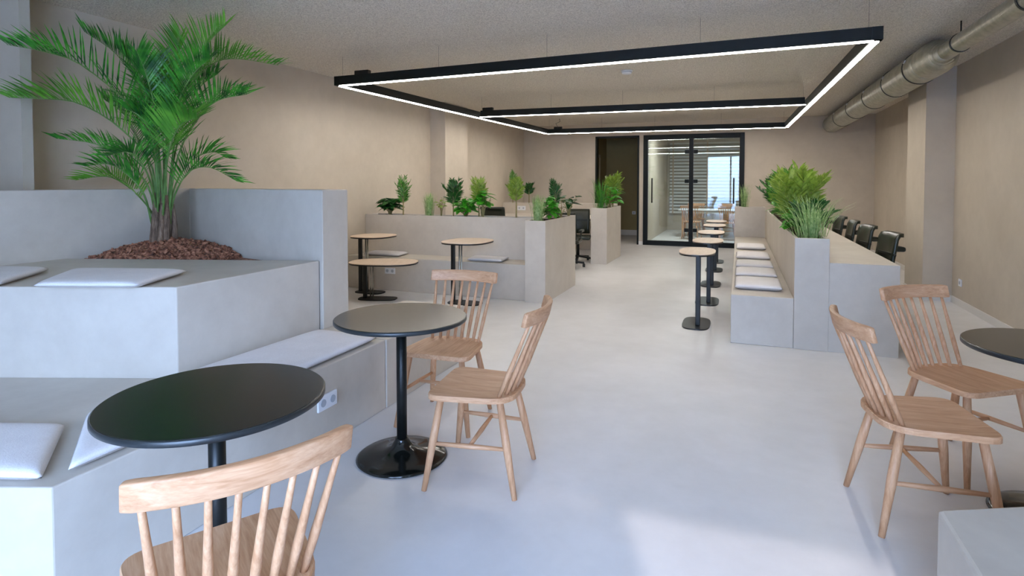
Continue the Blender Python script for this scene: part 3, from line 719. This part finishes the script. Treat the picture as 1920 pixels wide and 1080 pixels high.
# helper: point on a planter line given the picture column, the plan y and height
def colx(pxl, Y):
    u = (pxl-960)/1084
    # solve right = u*depth for X
    return (u*FV.y*Y-RV.y*Y)/(RV.x-u*FV.x)
ZL = .965; GP = 'plants in the left row planter'; YR = 7.2
def hpx(n, pxl, Y): X = colx(pxl, Y); return n*(FV.x*X+FV.y*Y)/1084
def ppos(pxl, Y, z): return (colx(pxl, Y), Y, z)
broadleaf(ppos(731, YR, ZL), hpx(37, 731, YR), hpx(36, 731, YR), 'dark bushy leafy plant at the left end of the left row planter', 'g_dark', GP, 1, n=70, stemh=.42, ls=.15)
plume(ppos(756, YR, ZL), hpx(82, 756, YR), hpx(32, 756, YR), 'tall slim green palm plant second from the left in the left row planter', 'g_mid', GP, 2, n=9, trunk=.28)
grass(ppos(805, YR, ZL), hpx(48, 805, YR), hpx(28, 805, YR), 'upright green grass clump in the middle of the left row planter', 'g_grass', GP, 3, n=140, fan=.8)
broadleaf(ppos(827, YR, ZL), hpx(42, 827, YR), hpx(22, 827, YR), 'thin yellow-green leafy plant between the grass clump and the dark palm plant', 'g_yellow', GP, 4, n=22, stemh=.5, ls=.06)
plume(ppos(850, YR, ZL), hpx(76, 850, YR), hpx(44, 850, YR), 'dark green palm plant before the white-lit left pillar', 'g_dark', GP, 5, n=11, trunk=.3)
broadleaf(ppos(873, YR, ZL), hpx(40, 873, YR), hpx(42, 873, YR), 'low bright and dark leafed bush right of the dark palm plant', 'g_bright', GP, 6, n=70, stemh=.35, ls=.12)
plume(ppos(898, 7.25, ZL), hpx(78, 898, YR), hpx(42, 898, YR), 'yellow-green palm plant before the black chair back', 'g_yellow', GP, 7, n=9, trunk=.35)
broadleaf(ppos(905, 7.15, ZL), hpx(54, 905, YR), hpx(34, 905, YR), 'bright broad-leafed plant in front of the yellow-green palm plant', 'g_bright', GP, 8, n=44, stemh=.5, ls=.15)
plume(ppos(968, YR, ZL), hpx(80, 968, YR), hpx(44, 968, YR), 'loose yellow palm plant on a thin trunk at the right end of left row planter', 'g_yellow', GP, 9, n=9, trunk=.42)
GB = 'plants in the far planter by the back wall'
plume((-4.86, 12.42, .97), hpx(62, 928, 12.45), hpx(19, 928, 12.45), 'green palm plant in the far back planter, left one', 'g_mid', GB, 10, n=9, trunk=.35)
plume(ppos(992, 12.45, .97), hpx(42, 992, 12.45), hpx(28, 992, 12.45), 'small dark palm plant in the far back planter, right one', 'g_dark', GB, 11, n=8, trunk=.4)
GT = 'plants in the short return planter'
grass((-2.30, 6.72, ZL), hpx(54, 1012, 6.7), hpx(40, 1012, 6.7), 'silvery grass clump at the front of the short return planter', 'g_grass', GT, 12, n=150, fan=.6)
broadleaf((-2.27, 7.1, ZL), hpx(48, 1035, 7.1), hpx(28, 1035, 7.1), 'bright green leafy bush behind the silvery grass', 'g_bright', GT, 13, n=90, stemh=.2, ls=.12)
plume((-2.30, 7.42, ZL), hpx(76, 1047, 7.4), hpx(34, 1047, 7.4), 'dark upright palm plant behind the bright bush in return planter', 'g_dark', GT, 14, n=9, trunk=.3)
broadleaf((-2.25, 7.55, ZL), hpx(42, 1062, 7.5), hpx(30, 1062, 7.5), 'sparse reddish variegated plant at the rear of return planter', 'g_red', GT, 15, n=20, stemh=.3, ls=.07)
broadleaf((-2.22, 7.82, ZL), hpx(48, 1080, 7.8), hpx(40, 1080, 7.8), 'dark leafy plant on thin stems at the far end of return planter', 'g_dark', GT, 16, n=24, stemh=.5, ls=.13)
GF = 'plants in the far planter beside the hall doorway'
grass((-2.34, 10.4, .97), hpx(60, 1122, 10.4), hpx(46, 1122, 10.4), 'olive green spiky grass plant on the far planter left of bright leaves', 'g_mid', GF, 17, n=110, fan=1.1)
broadleaf((-2.3, 10.85, .97), hpx(46, 1150, 10.8), hpx(44, 1150, 10.8), 'glossy bright broad-leafed plant on the far planter before the hall', 'g_bright', GF, 18, n=34, stemh=.2, ls=.17)
plume((-2.28, 11.15, .97), hpx(66, 1158, 11.1), hpx(46, 1158, 11.1), 'yellow-green palm plant at the rear of the far planter before the hall', 'g_yellow', GF, 19, n=9, trunk=.2)
GZ = 'plants in the right planter'
ZR = .94
grass((.10, 11.78, .97), hpx(48, 1396, 11.7), hpx(26, 1396, 11.7), 'small yellow-green grass tuft on the end planter before the glass door', 'g_grass', GZ, 20, n=60)
specs = [(11.0, 64, 60, 'g_dark', 'palm plant at the far end of the right planter, arching over the aisle', 1.3), (10.1, 78, 58, 'g_mid', 'palm plant second from the far end of the right planter', 1),
         (9.2, 84, 62, 'g_yellow', 'yellowish palm plant in the middle of the right planter', 1), (8.4, 86, 66, 'g_mid', 'lush green palm plant just nearer than the middle of the right planter', 1),
         (7.6, 104, 92, 'g_mid', 'bushy palm plant third from the near end of the right planter', 1), (6.85, 118, 125, 'g_yellow', 'tallest olive palm plant second from near end of right planter', 1)]
for k, (Y, hp, wp, mt_, lb, sp) in enumerate(specs):
    pc = 960+1084*((RV.x*.59+RV.y*Y)/(FV.x*.59+FV.y*Y))
    plume((.59, Y, ZR), hpx(hp, pc, Y), hpx(wp, pc, Y), lb, mt_, GZ, 40+k, n=13, trunk=.12, spread=sp)
broadleaf((.58, 6.5, ZR), hpx(54, 1490, 6.5), hpx(52, 1490, 6.5), 'vivid green fern-like leaves in the right planter behind the front grass', 'g_bright', GZ, 60, n=46, stemh=.15, ls=.16)
broadleaf((.60, 7.3, ZR), hpx(52, 1480, 7.3), hpx(52, 1480, 7.3), 'bright leafy bush in the right planter behind the vivid green leaves', 'g_bright', GZ, 61, n=46, stemh=.2, ls=.12)
broadleaf((.58, 8.9, ZR), hpx(50, 1465, 8.9), hpx(52, 1465, 8.9), 'green leafy bush deep in the middle of the right planter', 'g_mid', GZ, 62, n=40, stemh=.2, ls=.12)
plume((.63, 6.15, ZR), hpx(66, 1517, 6.1), hpx(100, 1517, 6.1), 'dark drooping palm plant leaning over the desk behind the front grass', 'g_dark', GZ, 70, n=7, trunk=.1, spread=1.15)
grass((.61, 5.85, ZR), hpx(84, 1517, 5.85), hpx(105, 1517, 5.85), 'pale feathery grass fan at the near end of the right planter', 'g_grass', GZ, 63, n=170, fan=1.15)

# ------------------------------------------------------------------ light: sky through the shop front, sun, hall and meeting room
W = bpy.data.worlds.new('sky'); S.world = W; W.use_nodes = True; nt = W.node_tree
bg = nt.nodes['Background']; tc = nt.nodes.new('ShaderNodeTexCoord'); sx = nt.nodes.new('ShaderNodeSeparateXYZ'); rp = nt.nodes.new('ShaderNodeValToRGB')
nt.links.new(tc.outputs['Generated'], sx.inputs[0]); mr = nt.nodes.new('ShaderNodeMapRange'); mr.inputs[1].default_value = -1; mr.inputs[2].default_value = 1
nt.links.new(sx.outputs['Z'], mr.inputs[0]); nt.links.new(mr.outputs[0], rp.inputs['Fac']); e = rp.color_ramp.elements
e[0].position = .5; e[0].color = (.16, .19, .26, 1); e[1].position = .62; e[1].color = (.43, .61, 1, 1)
x = e.new(.8); x.color = (.34, .54, 1, 1)
nt.links.new(rp.outputs[0], bg.inputs['Color']); bg.inputs['Strength'].default_value = 47
ld = bpy.data.lights.new('sky_portal', 'AREA'); lo = bpy.data.objects.new('sky_portal', ld); COL.objects.link(lo)
ld.shape = 'RECTANGLE'; ld.size = UX-UW; ld.size_y = 2.7; ld.cycles.is_portal = True
pc = fac((UW+UX)/2, D0-.14); lo.location = (pc[0], pc[1], 1.41); lo.rotation_euler = (PI/2, 0, YAW)
sl_ = bpy.data.lights.new('sun', 'SUN'); so = bpy.data.objects.new('sun', sl_); COL.objects.link(so)
sl_.energy = 2.5; sl_.angle = math.radians(.7); sl_.color = (1, .86, .82)
so.rotation_euler = (Vector((0, 0, -1)).rotation_difference(SUND*math.cos(EL)-UP*math.sin(EL))).to_euler(); so.location = (0, -6, 6)
for k, x in enumerate((-1.15, -.75)):
    l = bpy.data.lights.new('ceiling_spot_beam', 'AREA'); o = bpy.data.objects.new('ceiling_spot_beam', l); COL.objects.link(o); l.shape = 'DISK'; l.size = .09; l.energy = 38; l.color = (.93, .96, 1); o.location = (x, 15.2, ZC-.105)

# ------------------------------------------------------------------ view
vs_ = S.view_settings; vs_.view_transform = 'Standard'; vs_.look = 'None'; vs_.exposure = 0; vs_.gamma = 1; vs_.use_curve_mapping = False
S.cycles.use_denoising = True; S.cycles.max_bounces = 10; S.cycles.diffuse_bounces = 5; S.cycles.transparent_max_bounces = 12; S.cycles.caustics_reflective = False; S.cycles.caustics_refractive = False
S.cycles.sample_clamp_indirect = 6
